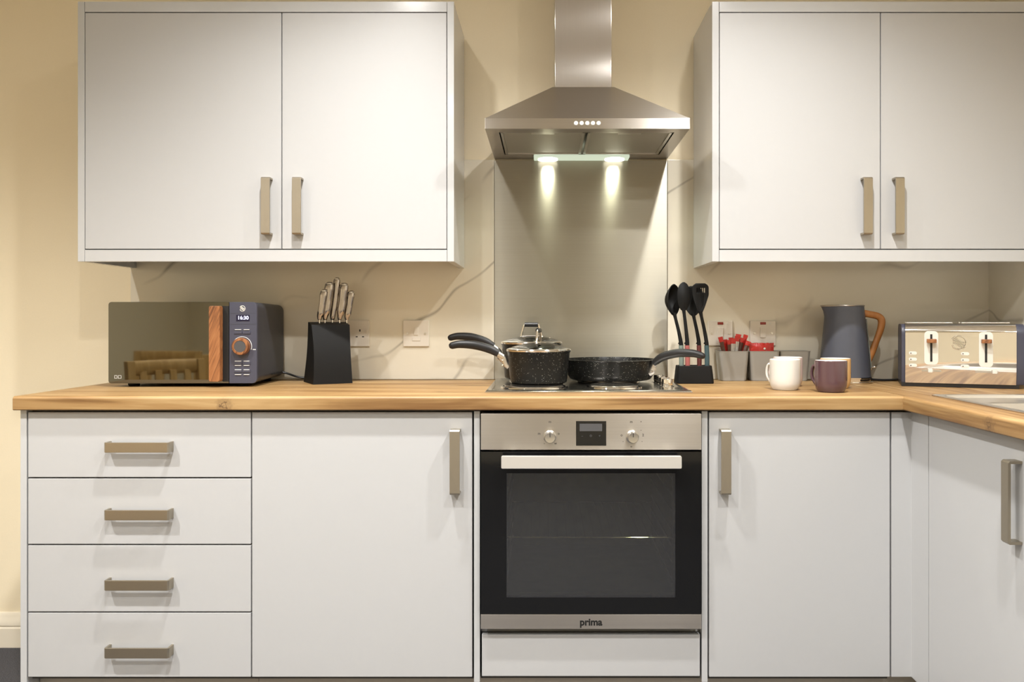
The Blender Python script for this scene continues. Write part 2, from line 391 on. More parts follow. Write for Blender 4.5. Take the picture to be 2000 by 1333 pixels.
# ================================================================== cabinets
def handle_mesh(vertical=True, L=.175, W=.027, dep=.030, thick=.006):
    """flat strap handle: bar and two returns; origin on the door face, centred"""
    r = .004; h = L/2
    out = [(0, -h), (-dep+r, -h), (-dep, -h+r), (-dep, h-r), (-dep+r, h), (0, h), (0, h-thick), (-dep+thick, h-thick), (-dep+thick, -h+thick), (0, -h+thick)]
    m = MB().prism(out, 'x', -W/2, W/2, bev=.0009)
    return m
_hv = handle_mesh(); HV = _hv.build('handle', M['handle']); HVM = HV.data; bpy.data.objects.remove(HV)
_hh = handle_mesh(); HH = _hh.build('handle', M['handle'], mtx=Matrix.Rotation(pi/2, 4, 'Y')); HHM = HH.data; bpy.data.objects.remove(HH)
def handle(parent, x, y, z, vertical=True, rz=0):
    o = bpy.data.objects.new('handle', HVM if vertical else HHM); COL.objects.link(o); o.parent = parent; weighted(o)
    r = parent
    while r.parent: r = r.parent
    o.location = Vector((x, y, z))-r.location; o.rotation_euler = (0, 0, rz)
    return o
YD = -.615     # door fronts of the base run
def door_box(x0, x1, z0, z1, y=YD, t=.018): return B(x0, x1, y, y+t, z0, z1, .0015)
ZB, ZT = .164, .885
# --- drawer cabinet
t = thing('drawer_cabinet', 'pale grey base cabinet with four drawers at the left end under the microwave', 'cabinet', (-1.11, -.3, 0))
B(-1.411, -.8015, -.593, -.005, .15, .888).build('carcass', M['carc_shaded'], t, True)
B(-1.430, -1.413, YD, -.004, .0, .891, .001).build('end_panel', M['frame'], t, True)
B(-1.411, -.8015, -.56, -.545, .0, .148).build('plinth', M['plinth'], t, True)
zz = [(.708, ZT), (.526, .704), (.342, .522), (ZB, .338)]
for (z0, z1), hz in zip(zz, (.793, .611, .422, .240)):
    d = door_box(-1.409, -.803, z0, z1).build('drawer', M['door'], t, True)
    handle(d, -1.100, YD, hz, False)
# --- wide base cabinet
t = thing('base_cabinet', 'pale grey base cabinet with one wide door between the drawers and the oven', 'cabinet', (-.5, -.3, 0))
B(-.8005, -.198, -.593, -.005, .15, .888).build('carcass', M['carc_shaded'], t, True)
B(-.8005, -.198, -.56, -.545, .0, .148).build('plinth', M['plinth'], t, True)
d = door_box(-.7995, -.2005, ZB, ZT).build('door', M['door'], t, True); handle(d, -.245, YD, .753)
# --- oven housing
t = thing('oven_housing', 'pale grey cabinet housing around the oven with a low filler panel beneath', 'cabinet', (.122, -.3, 0))
for (a, b_) in ((-.1955, -.1795), (.4245, .4405)):
    B(a, b_, YD, -.005, .15, .888, .001).build('side_panel', M['frame'], t, True)
B(-.1785, .4235, -.59, -.005, .15, .168).build('base_board', M['carc_shaded'], t, True)
B(-.1785, .4235, -.02, -.005, .17, .86).build('back_board', M['carc_shaded'], t, True)
B(-.1785, .4235, -.575, -.03, .272, .29).build('oven_shelf', M['frame'], t, True)
B(-.1955, .4405, -.56, -.545, .0, .148).build('plinth', M['plinth'], t, True)
door_box(-.174, .4195, .166, .279).build('filler_panel', M['door'], t, True)
# --- narrow base cabinet and corner post
t = thing('base_cabinet', 'pale grey base cabinet with one narrow door between the oven and the corner', 'cabinet', (.69, -.3, 0))
B(.4415, .9385, -.593, -.005, .15, .888).build('carcass', M['carc_shaded'], t, True)
B(.4415, 1.045, -.56, -.545, .0, .148).build('plinth', M['plinth'], t, True)
d = door_box(.4445, .9365, ZB, ZT).build('door', M['door'], t, True); handle(d, .485, YD, .753)
XD = .995
t = thing('corner_post', 'pale grey corner filler post where the two cabinet runs meet', 'cabinet filler', (.97, -.62, 0))
MB().prism([(.941, YD), (XD, YD), (XD, -.711), (XD+.018, -.711), (XD+.018, YD+.018), (.941, YD+.018)], 'z', ZB, ZT, .001).build('filler_board', M['door'], t, True)
# --- sink cabinet on the return run, two doors (the second mostly beyond the frame)
t = thing('sink_cabinet', 'pale grey base cabinet under the sink on the right-hand return', 'cabinet', (1.25, -1.2, 0))
B(XD+.022, 1.545, -2.3, -.66, .15, .70).build('carcass', M['carc_shaded'], t, True)
B(1.045, 1.06, -2.3, -.565, .0, .148).build('plinth', M['plinth'], t, True)
for (y0, y1, hy) in ((-1.16, -.714, -1.111), (-1.61, -1.163, -1.21), (-2.3, -1.613, -1.66)):
    d = B(XD, XD+.018, y0, y1, ZB, ZT, .0015).build('door', M['door'], t, True)
    handle(d, XD, hy, .753, True, -pi/2)

# --- worktops
def nose(front, z0, z1, r=.008, inv=1):
    """closed profile (depth, z) with a rounded nose at depth=front, running towards 0"""
    pts = []
    for k in range(7):
        a = pi/2*k/6; pts.append((front+r*(1-cos(a)), z1-r+r*sin(a)))
    lo = [(front+.004*(1-cos(pi/2*k/3)), z0+.004-.004*sin(pi/2*k/3)) for k in range(4)]
    return pts, lo
WZ0 = .892
XN, YN = .963, -.635
pts, lo = nose(YN, WZ0, TW)
prof = lo[::-1]+pts                                   # from underside up to top
prof = [(-.0105, WZ0)]+prof+[(-.0105, TW)]
INS = .012
def swept_left():
    m = MB(); s0 = [(-1.438, p[0], p[1]) for p in prof]
    s1 = [(XN+min(p[0]-YN, INS), p[0], p[1]) for p in prof]
    return loft(m, [s0, s1])
o = swept_left().build('worktop', M['oak_x']); tag(o, 'long oak worktop along the back wall carrying microwave, hob and kettle', 'worktop')
pts2, lo2 = nose(XN, WZ0, TW)
pr2 = [(1.068, WZ0)]+lo2[::-1]+pts2+[(1.068, TW)]
m = MB(); loft(m, [[(p[0], YN+min(p[0]-XN, INS), p[1]) for p in pr2], [(p[0], -2.3, p[1]) for p in pr2]])
m.box(XN+INS, 1.5395, -.6235, -.0105, WZ0, TW); m.box(1.49, 1.5395, -1.45, -.6235, WZ0, TW); m.box(1.068, 1.5395, -2.3, -1.45, WZ0, TW)
m.box(1.068, 1.5395, -.63, -.6235, WZ0, TW)
o = m.build('worktop', M['oak_y']); tag(o, 'oak worktop return on the right holding the toaster corner and the sink', 'worktop')

# --- wall cabinets
YW = -.325
def b_end(x1, ends): return x1-(.0225 if ends[1] else 0)
def wall_cabinet(label, x0, x1, doors, ends):
    t = thing('wall_cabinet', label, 'cabinet', ((x0+x1)/2, -.16, 1.317))
    z0, z1 = 1.317, 2.119
    B(x0+(.0225 if ends[0] else 0), x1-(.0225 if ends[1] else 0), -.303, -.002, 1.352, 2.10).build('carcass', M['carc_shaded'], t, True)
    B(x0+.0215, b_end(x1, ends), -.303, -.002, 1.345, 1.352).build('bottom_board', M['frame'], t, True)
    if ends[0]: B(x0, x0+.021, YW, -.0105 if x0 > 0 else -.002, z0, z1, .001).build('end_panel', M['frame'], t, True)
    if ends[1]: B(x1-.021, x1, YW, -.0105, z0, z1, .001).build('end_panel', M['frame'], t, True)
    a = x0+(.022 if ends[0] else 0); b = x1-(.022 if ends[1] else 0)
    B(a, b, YW, YW+.018, z0, 1.353, .001).build('pelmet', M['frame'], t, True)
    B(a, b, YW, YW+.10, 2.087, z1, .001).build('cornice', M['frame'], t, True)
    for (d0, d1, hx) in doors:
        d = door_box(d0, d1, 1.356, 2.084, YW).build('door', M['door'], t, True)
        if hx is not None: handle(d, hx, YW, 1.4855)
wall_cabinet('pale grey two-door wall cabinet above the microwave, left of the extractor hood', -1.443, -.283,
             [(-1.420, -.8155, -.855), (-.8125, -.306, -.760)], (1, 1))
wall_cabinet('pale grey two-door wall cabinet above the kettle, right of the extractor hood', .513, 1.548,
             [(.536, 1.0305, .983), (1.0335, 1.545, 1.080)], (1, 0))

# ================================================================== splashback and hood
SX0, SX1, HX = -.178, .422, .122
tag(B(SX0, SX1, -.012, -.0005, TW+.001, 1.692, .0012).build('steel_splashback', M['steel_sb']), 'brushed steel splashback panel behind the hob below the hood', 'splashback')
t = thing('extractor_hood', 'brushed steel pyramid chimney extractor hood with two lit lamps above the hob', 'extractor hood', (HX, -.2, 1.695))
HW = .3
B(HX-.0925, HX+.0925, -.185, -.002, 1.885, 2.498, .0025).build('chimney', M['steel_v'], t, True)
# canopy: pyramid shell
zc0, zc1 = 1.728, 1.893
m = MB()
loft(m, [[(HX-HW, -.448, zc0), (HX+HW, -.448, zc0), (HX+HW, -.001, zc0), (HX-HW, -.001, zc0)],
         [(HX-.10, -.195, zc1), (HX+.10, -.195, zc1), (HX+.10, -.001, zc1), (HX-.10, -.001, zc1)]])
m.build('canopy', M['steel_h'], t, True, flat=True)
m = MB(); zr0, zr1 = 1.697, 1.728
m.box(HX-HW, HX+HW, -.448, -.446, zr0, zr1, .0006); m.box(HX-HW, HX-HW+.002, -.446, -.001, zr0, zr1); m.box(HX+HW-.002, HX+HW, -.446, -.001, zr0, zr1); m.box(HX-HW, HX+HW, -.003, -.001, zr0, zr1)
m.build('rim', M['steel_h'], t, True)
m = MB()  # underside frame
m.box(HX-HW+.002, HX-.262, -.446, -.003, 1.697, 1.700); m.box(HX+.262, HX+HW-.002, -.446, -.003, 1.697, 1.700)
m.box(HX-.262, HX+.262, -.446, -.402, 1.697, 1.700); m.box(HX-.262, HX+.262, -.010, -.003, 1.697, 1.700)
m.box(HX-.262, HX-.165, -.075, -.010, 1.697, 1.700); m.box(HX+.165, HX+.262, -.075, -.010, 1.697, 1.700)
m.build('underside_frame', M['steel_h'], t, True)
for s in (-1, 1):
    a, b_ = (HX-.258, HX-.004) if s < 0 else (HX+.004, HX+.258)
    f = B(a, b_, -.398, -.078, 1.702, 1.708, .001).build('grease_filter', M['filter'], t, True)
    m = MB()
    for (q0, q1, r0, r1) in ((a, a+.008, -.398, -.078), (b_-.008, b_, -.398, -.078), (a, b_, -.398, -.39), (a, b_, -.086, -.078)): m.box(q0, q1, r0, r1, 1.698, 1.703, .0006)
    m.build('filter_frame', M['satin'], f, True)
    c = (a+b_)/2
    B(c-.035, c+.035, -.385, -.370, 1.6985, 1.704, .001).build('filter_latch', M['satin'], f, True)
B(HX-.163, HX+.163, -.070, -.012, 1.690, 1.700, .002).build('lamp_cover', M['lampdim'], t, True)
for x in (.007, .236):
    MB().lathe([(0, 0), (.034, 0), (.034, .004), (0, .004)], (x, -.042, 1.6865), n=24).build('lamp', M['lampglass'], t, True)
    spot('hood_lamp_beam', (x, -.044, 1.680), 5, 150, .8, .02, HOODCOL)
for k in range(5):
    x = (1125+11*k-1066)*2.352/1568
    MB().lathe([(.0065, 0), (.0065, .003), (.0055, .0045), (0, .0048)], (x, -.448, 1.7125), 'y', 16).build('push_button', M['offwhite'], t, True)

# ================================================================== oven
t = thing('oven', 'built-in stainless steel and black glass electric oven below the hob', 'oven', (HX, -.35, .291))
OX0, OX1 = -.1755, .4205
m = MB()   # cavity shell
m.box(OX0+.02, OX1-.02, -.585, -.575, .30, .385); m.box(OX0+.02, OX1-.02, -.585, -.575, .722, .78)
m.box(OX0+.02, OX0+.062, -.58, -.06, .30, .78); m.box(OX1-.062, OX1-.02, -.58, -.06, .30, .78)
m.box(OX0+.02, OX1-.02, -.07, -.05, .30, .78); m.box(OX0+.02, OX1-.02, -.58, -.05, .74, .78); m.box(OX0+.02, OX1-.02, -.58, -.05, .30, .372)
m.build('cavity', M['cavity'], t, True)
m = MB(); zr = .529
m.tube([(OX0+.066, -.56, zr), (OX1-.066, -.56, zr)], .0028, 8); m.tube([(OX0+.066, -.12, zr), (OX1-.066, -.12, zr)], .0028, 8)
for k in range(18):
    x = OX0+.08+(OX1-OX0-.16)*k/17; m.tube([(x, -.56, zr+.003), (x, -.12, zr+.003)], .0013, 6)
m.build('wire_rack', M['chrome'], t, True)
for s, x in ((-1, OX0+.066), (1, OX1-.066)):
    m = MB()
    for z in (.41, .455, .50, .545, .60, .645, .69): m.tube([(x, -.55, z), (x, -.10, z)], .002, 6)
    m.tube([(x, -.55, .40), (x, -.55, .70)], .002, 6)
    m.build('shelf_runner', M['satin'], t, True)
# door: glass ring of four black bands round a tinted pane
yo = -.632
d = MB()
WX0, WX1, WZ_0, WZ_1 = -.106, .350, .386, .722
d.box(OX0, WX0, yo, yo+.02, .342, .780); d.box(WX1, OX1, yo, yo+.02, .342, .780)
d.box(WX0, WX1, yo, yo+.02, .342, WZ_0); d.box(WX0, WX1, yo, yo+.02, WZ_1, .780)
d = d.build('door', M['ovenblack'], t, True, flat=True)
B(WX0, WX1, yo+.0004, yo+.004, WZ_0, WZ_1).build('window_pane', M['ovenglass'], d, True, flat=True)
m = B(OX0, OX1, yo-.001, yo+.02, .301, .3405, .0012).build('bottom_trim', M['steel_h'], d, True)
B(OX0+.006, OX1-.02, -.61, -.59, .293, .299).build('air_vent', M['slit'], t, True)
MB().text('prima', .0262, front_at(.122, yo-.0011, .3195), .0003, .0009).build('lettering', M['slit'], d, True, flat=True)
hb = MB().prism(rrect(.121, .7585, .239, .0165, .003, 3), 'y', -.675, -.662, bev=.0012)
hb.build('handle', M['alu'], d, True)
for x in (-.09, .332): B(x-.008, x+.008, -.663, yo, .751, .766).build('handle_bracket', M['satin'], d, True)
cp = B(OX0, OX1, yo, yo+.03, .785, .883, .0015).build('control_panel', M['steel_h'], t, True)
def oz(py): return CAM_Z-(py-627)*2.168/F
def ox(px): return (px-1066)*2.168/F
dp = B(ox(1125), ox(1184), yo-.0015, yo+.001, oz(871), oz(823), .0006).build('clock_display', M['ovenblack'], t, True)
B(ox(1132), ox(1176), yo-.0019, yo-.0014, oz(842.5), oz(828)).build('screen', M['screen'], dp, True)
m = MB().text('–', .010, front_at(ox(1137), yo-.0017, oz(852)), .0001); m.text('o', .012, front_at(ox(1154), yo-.0017, oz(851)), .0001); m.text('+', .010, front_at(ox(1171), yo-.0017, oz(852)), .0001)
m.build('touch_symbols', M['screen'], dp, True)
for k, (px, syms) in enumerate(((1074, [(0, -29, 'm'), (-21, -6, 'm'), (17, -6, 'o'), (-11, 13, '-'), (11, 13, 'w')]),
                 (1235, [(-2, -29, 'm'), (17, -29, '•'), (17, -13, '-'), (21, -3, '2'), (19, 9, '-'), (-21, -3, 'o'), (-18, 9, '-'), (-2, 20, '='),]))):
    cx, cz = ox(px), oz(853.5)
    kn = MB().lathe([(.0175, 0), (.0175, .003), (.0145, .006), (.0145, .022), (.0132, .0245), (0, .0235)], (cx, yo, cz), 'y', 32).build('knob', M['satin'], t, True)
    B(cx-.0012, cx+.0012, yo-.0252, yo-.0236, cz+.002, cz+.0125).build('pointer', M['darkprint'], kn, True)
    for (dx, dy, sy) in syms: MB().text(sy, .0095, front_at(ox(px+dx), yo-.0002, oz(853.5+dy)), .0001, .0002).build('dial_symbol', M['darkprint'], t, True, flat=True)

# ================================================================== hob
t = thing('hob', 'stainless steel electric hob with four solid hotplates set on the oak worktop', 'hob', (HX, -.29, TW))
hx0, hx1, hy0, hy1 = -.172, .415, -.531, -.045
m = MB()
def ring4(i, z): return [(hx0+i, hy0+i, z), (hx1-i, hy0+i, z), (hx1-i, hy1-i, z), (hx0+i, hy1-i, z)]
loft(m, [ring4(0, TW+.0005), ring4(.0, TW+.003), ring4(.004, TW+.0065), ring4(.018, TW+.008), ring4(.024, TW+.0045), ring4(.16, TW+.0045)], True, True)
m.build('hob_plate', M['hobsteel'], t, True)
for (px_, py_, r) in ((-.035, -.385, .090), (-.035, -.155, .0725), (.205, -.385, .0725), (.205, -.165, .090)):
    rg = MB().lathe([(r+.012, .0045), (r+.011, .008), (r+.004, .0085), (r+.001, .006), (r+.001, .0045)], (px_, py_, TW), n=56).build('hotplate_ring', M['chrome'], t, True)
    MB().lathe([(r, .005), (r, .011), (r-.002, .0125), (.028, .0125), (.026, .0115), (0, .0115)], (px_, py_, TW), n=56).build('hotplate', M['hotplate'], rg, True)
for k, y in enumerate((-.365, -.305, -.245, -.185)):
    kn = MB().lathe([(.021, .0045), (.021, .006), (.0165, .0075), (.0165, .026), (.0150, .028), (0, .028)], (.368, y, TW), n=28).build('control_knob', M['chrome'], t, True)
    B(.3665, .3695, y-.0155, y, TW+.0275, TW+.029).build('pointer', M['darkprint'], kn, True)
    m = MB()
    for a in range(0, 300, 50): m.box(.368+.026*cos(R(a))-.0015, .368+.026*cos(R(a))+.0015, y+.026*sin(R(a))-.0015, y+.026*sin(R(a))+.0015, TW+.0045, TW+.0048)
    m.build('dial_marks', M['darkprint'], t, True)

# ================================================================== pans
PZ = TW+.0127
def saucepan(label, loc, r, h, ang, hz):
    t = thing('saucepan', label, 'saucepan', loc, ang)
    MB().lathe([(0, 0), (r*.83, 0), (r*.885, .004), (r*.915, h*.25), (r*.985, h-.004), (r*1.02, h), (r*.985, h), (r*.955, h-.008), (r*.88, h*.25), (r*.82, .006), (0, .006)], n=64).build('pan_body', M['speck'], t)
    # handle leaves towards -x
    br = MB().tube([(-r*.93, 0, h*.50), (-r-.004, 0, h*.62), (-r-.008, 0, h*.78), (-r-.018, 0, h*.86), (-r-.040, 0, h*.98)], [.009, .010, .008, .007, .009], 12, .55, up=(0, 1, 0), smooth=5).build('handle_bracket', M['satin'], t)
    for dz in (0, .016): MB().lathe([(0, .004), (.0035, .003), (.0045, 0)], (0, 0, 0), 'z', 12, mtx=Matrix.Translation((-r-.012, 0, h*.55+dz)) @ Matrix.Rotation(-pi/2, 4, 'Y')).build('rivet', M['chrome'], br)
    MB().tube([(-r-.026, 0, h*.92), (-r-.055, 0, h*1.07), (-r-.100, 0, h*1.19), (-r-.145, 0, h*1.215), (-r-.170, 0, h*1.17)], [.011, .0135, .0135, .012, .0105], 16, .85, up=(0, 1, 0), smooth=6).build('handle_grip', M['grip'], t)
    MB().lathe([(0, -.009), (.006, -.0075), (.0095, -.003), (.0105, 0)], (0, 0, 0), n=14, mtx=Matrix.Translation((-r-.170, 0, h*1.17)) @ Matrix.Rotation(R(75), 4, 'Y')).build('grip_end', M['grip'], t)
    return t
def lid(label, loc, r, ang, sc=1.0):
    t = thing('glass_lid', label, 'lid', loc, ang)
    MB().lathe([(r*.99, .002), (r*.95, .008), (r*.75, .016), (r*.45, .0225), (r*.2, .025), (0, .0255), (0, .0235), (r*.2, .023), (r*.45, .0205), (r*.75, .014), (r*.94, .006)], n=56).build('glass_dome', M['lidglass'], t)
    MB().lathe([(r*.96, -.001), (r*1.02, -.001), (r*1.035, .003), (r*1.01, .007), (r*.95, .009), (r*.96, -.001)], n=64).build('rim', M['chrome'], t)
    hh = .037*sc; wx = .036
    k = MB().tube([(-wx, 0, .021), (-wx+.002, 0, .028), (-wx+.010, 0, .028+hh*.75), (-wx+.016, 0, .026+hh), (wx-.016, 0, .026+hh), (wx-.010, 0, .028+hh*.75), (wx-.002, 0, .028), (wx, 0, .021)], [.006, .0038, .0036, .0036, .0036, .0036, .0038, .006], 12, up=(0, 1, 0), smooth=4).build('lid_handle', M['chrome'], t)
    MB().tube([(-wx+.014, 0, .026+hh), (wx-.014, 0, .026+hh)], .0075, 16, .8, up=(0, 1, 0)).build('grip', M['black'], k)
    k2 = MB().tube([(-wx, 0, .025), (wx, 0, .025)], .003, 8).build('foot_bar', M['chrome'], k)
    MB().lathe([(0, .004), (.004, .003), (.005, 0)], (.062, 0, .0175), n=12).build('steam_vent', M['chrome'], t)
    return t
saucepan('speckled black saucepan at the front left of the hob, nearest the room', (-.022, -.330, PZ), .0975, .098, 0, 0)
lid('glass lid on the front speckled saucepan, its arch handle seen end-on', (-.022, -.330, PZ+.0985), .0965, R(80))
saucepan('speckled black saucepan at the back left of the hob, mostly behind the front one', (-.048, -.124, PZ), .100, .115, 0, 0)
lid('glass lid on the rear saucepan, its black-topped arch handle seen broadside', (-.048, -.124, PZ+.1155), .099, R(-8))
t = thing('frying_pan', 'wide black non-stick frying pan on the right of the hob, handle pointing right', 'frying pan', (.211, -.170, PZ))
r, h = .150, .066
MB().lathe([(0, 0), (r*.83, 0), (r*.88, .003), (r*.94, .018), (r*.985, h-.005), (r*1.01, h), (r*.985, h+.0005), (r*.955, h-.012), (r*.91, .022), (r*.84, .008), (0, .006)], n=72).build('pan_body', M['speck'], t)
Rm = Matrix.Rotation(R(-34), 4, 'Z')
br = MB().tube([(r*.93, 0, .026), (r+.001, 0, .036), (r+.006, 0, .048), (r+.020, 0, .064)], [.013, .014, .011, .009], 12, .45, up=(0, 1, 0), smooth=5, mtx=Rm).build('handle_bracket', M['satin'], t)
for (dy, dz) in ((-.007, .032), (.007, .034)): MB().lathe([(0, .005), (.004, .004), (.0055, 0)], n=12, mtx=Rm @ Matrix.Translation((r+.003, dy, dz)) @ Matrix.Rotation(pi/2, 4, 'Y')).build('rivet', M['chrome'], br)
MB().tube([(r+.008, 0, .056), (r+.035, 0, .076), (r+.085, 0, .090), (r+.140, 0, .091), (r+.172, 0, .084)], [.0105, .0135, .0135, .012, .010], 16, .85, up=(0, 1, 0), smooth=6, mtx=Rm).build('handle_grip', M['grip'], t)
MB().lathe([(0, -.009), (.006, -.0075), (.009, -.003), (.010, 0)], n=14, mtx=Rm @ Matrix.Translation((r+.172, 0, .084)) @ Matrix.Rotation(R(-75), 4, 'Y')).build('grip_end', M['grip'], t)

# ================================================================== emblem made of wavy lines
def emblem(mb, cx, cz, y, r, th, n=3):
    """wavy S lines inside a ring, facing -y"""
    for k in range(n):
        off = (k-(n-1)/2)*.42*r
        pts = []
        for i in range(13):
            u = -1+2*i/12; pts.append((cx+u*r*.78, y, cz-off*.9-r*.36*sin(u*pi/2)))
        mb.tube(pts, th, 6, up=(0, 1, 0))
    pts = []
    for i in range(25):
        a = R(150-285*i/24); pts.append((cx+r*cos(a), y, cz+r*sin(a)))
    mb.tube(pts, th, 6, up=(0, 1, 0))
    mb.tube([(cx-r*.85, y, cz-r*.35), (cx-r*.55, y, cz-r*.8), (cx+r*.05, y, cz-r)], th, 6, up=(0, 1, 0), smooth=3)
    return mb

# ================================================================== microwave
t = thing('microwave', 'slate blue microwave with mirrored door and wood-effect handle at the left end', 'microwave', (-1.119, -.322, TW), R(1.0))
# local: front face at y=0, x from -.227 to .227, z 0.. .262
def mx(px): return (px-358.5)/632
def mz(py): return .010+(747-py)/632*.99
H0, H1 = .011, .262
body = loft(MB(), [[(p[0], y, p[1]) for p in rrect(0, (H0+H1)/2, hw, (H1-H0)/2-ins, .022, 6)] for (y, hw, ins) in ((.006, .225, .001), (.012, .227, 0), (.05, .227, 0), (.285, .220, .003), (.290, .214, .008))])
body.build('case', M['slate2'], t)
dx1 = mx(448)
dr = MB().prism([(-.227+.009, H0), *[(-.227+.009-.009*sin(R(a)), H0+.009-.009*cos(R(a))) for a in range(0, 91, 15)], *[(-.227+.009-.009*cos(R(a)), H1-.009+.009*sin(R(a))) for a in range(0, 91, 15)], (dx1, H1), (dx1, H0)], 'y', -.004, .006, .0008).build('door', M['mwglass'], t)
B(mx(436), dx1, -.0055, -.004, mz(743), mz(594)).build('handle_recess_shade', M['slit'], dr)  # flat black strip, painted shade for the recess beside the handle
hpoly = rrect((mx(415.5)+mx(437))/2, (mz(594)+mz(742))/2, (mx(437)-mx(415.5))/2, (mz(594)-mz(742))/2, .006, 4)
h_ = MB().prism(hpoly, 'y', -.032, -.006, .0025).build('door_handle', M['walnut'], dr)
m = MB()
for (a, b_) in ((227, 232), (234, 240)):
    m.box(mx(a), mx(b_), -.0047, -.0040, mz(736.6), mz(736)); m.box(mx(a), mx(b_), -.0047, -.0040, mz(731), mz(730.4)); m.box(mx(a), mx(a)+.0008, -.0047, -.0040, mz(736.6), mz(730.4)); m.box(mx(b_)-.0008, mx(b_), -.0047, -.0040, mz(736.6), mz(730.4))
m.build('rating_mark', M['print'], dr)
cpn = MB().prism([(dx1+.001, H0), (dx1+.001, H1), *[(.227-.014+.014*sin(R(a)), H1-.014+.014*cos(R(a))) for a in range(0, 91, 15)], *[(.227-.014+.014*cos(R(a)), H0+.014-.014*sin(R(a))) for a in range(0, 91, 15)]], 'y', -.004, .008, .001).build('control_panel', M['slate'], t)
B(mx(462), mx(488), -.0048, -.003, mz(624), mz(611.5), .0003).build('clock_display', M['display'], cpn)
MB().text('16:30', .0155, front_at(mx(475.5), -.0050, mz(617.5)) @ Matrix.Shear('XZ', 4, (0, 0)), .0001, .0003).build('clock_digits', M['clock'], cpn)
m = MB()
for z in (608.5, 630): m.box(mx(449.5), mx(500), -.0043, -.0038, mz(z)-.0004, mz(z)+.0004)
m.build('panel_groove', M['slate2'], cpn)
emblem(MB(), mx(474), mz(599), -.0042, .0085, .0009).build('emblem', M['offwhite'], cpn)
for (zb) in (646, 706, 722):
    for cx_ in (466, 482.5):
        B(mx(cx_)-.012, mx(cx_)+.012, -.0065, -.0035, mz(zb)-.0045, mz(zb)+.0035, .001).build('button', M['slate'], cpn)
for (zb) in (640.5, 702.5, 711, 719.5, 729):
    m = MB()
    for cx_, hw in ((466, .0095), (482.5, .0085)): m.box(mx(cx_)-hw, mx(cx_)+hw, -.0070, -.0040, mz(zb)-.0008, mz(zb)+.0008)
    m.build('button_lettering', M['print'], cpn)
kx, kz = mx(473.5), mz(673.5)
kn = MB().lathe([(.0255, 0), (.0265, .004), (.0265, .016), (.0245, .020), (.0185, .0205), (.0175, .019)], (kx, -.004, kz), 'y', 44).build('dial', M['walnut'], cpn)
MB().lathe([(.0178, .017), (.0178, .0195), (0, .0195)], (kx, -.004, kz), 'y', 36).build('dial_cap', M['screen'], kn)
MB().tube([(kx+.0295*cos(R(a)), -.0045, kz+.0295*sin(R(a))) for a in range(-20, 170, 8)], .0009, 6, up=(0, 1, 0)).build('dial_scale', M['print'], cpn)
m = MB(); m.box(mx(494), mx(500), -.0043, -.0038, mz(680.5), mz(679)); m.box(mx(454), mx(459), -.0043, -.0038, mz(681), mz(679.5)); m.build('dial_lettering', M['print'], cpn)
for (x, y) in ((-.17, .04), (.17, .04), (-.17, .25), (.17, .25)):
    MB().lathe([(0, 0), (.015, 0), (.017, .004), (.018, .0125), (0, .0125)], (x, y, 0), n=20).build('foot', M['softblack'], t)
m = MB()
for k in range(9): m.box(.2268, .2285, .13+k*.012, .137+k*.012, .028, .032)
m.build('side_vent', M['slit'], t)
MB().tube([(.205, .28, .03), (.235, .285, .022), (.27, .295, .009), (.32, .300, .005), (.38, .292, .005)], .0035, 8, smooth=5).build('power_cord', M['black'], t)

# ================================================================== knife block and knives
kb_loc, kb_rz = (-.716, -.155, TW), R(29)
t = thing('knife_block', 'tapered black knife block holding five knives beside the microwave', 'knife block', kb_loc, kb_rz)
m = MB(); secs = []
for k in range(9):
    u = k/8; z = .200*u
    # front curves back, sides pinch in slightly at the middle
    yf = -.060+.030*u**1.0-.008*sin(pi*u); yb = .078-.060*u
    hw = .0635-.0035*sin(pi*u)-.0015*u
    secs.append([(-hw, yf, z*.955), (hw, yf, z*.955), (hw, yb, z), (-hw, yb, z)])
loft(m, secs); m = m.build('block_body', M['softblack'], t)
kroot = Matrix.Translation(kb_loc) @ Matrix.Rotation(kb_rz, 4, 'Z')
def knife_mesh(L, r):
    m = MB().tube([(0, 0, .014), (.0005, 0, .026), (.004, 0, L*.35), (.009, 0, L*.62), (.013, 0, L*.88), (.0155, 0, L)], [.0045, .0072, r*1.08, r*1.02, r*1.2, r*1.08], 14, 1.25, up=(1, 0, 0), smooth=5)
    return m
specs = [(-.043, -.004, .108, .0085, 'short steel-handled knife in the leftmost slot of the block'),
         (-.024, .001, .132, .0105, 'broad steel-handled knife second from the left in the block'),
         (.002, .008, .148, .0078, 'tallest slim steel-handled knife in the middle of the block'),
         (.024, .000, .130, .0105, 'broad steel-handled knife second from the right in the block'),
         (.047, -.003, .105, .0085, 'short steel-handled knife in the rightmost slot of the block')]
for (lx, ly, L, r, lab) in specs:
    p = kroot @ Vector((lx+.014, ly+.004, .1925))
    k = thing('kitchen_knife', lab, 'knife', p, 0, 'knives in the black block')
    kh = knife_mesh(L, r).build('handle', M['knifesteel'], k)
    MB().lathe([(r*1.1, 0), (r*1.08, .004), (r*.7, .0075), (0, .0085)], (.0156, 0, L-.0005), n=14, sy=1.25).build('end_cap', M['satin'], kh)
    MB().tube([(0, 0, .003), (0, 0, .018)], [.0032, .0042], 10).build('bolster', M['chrome'], k)
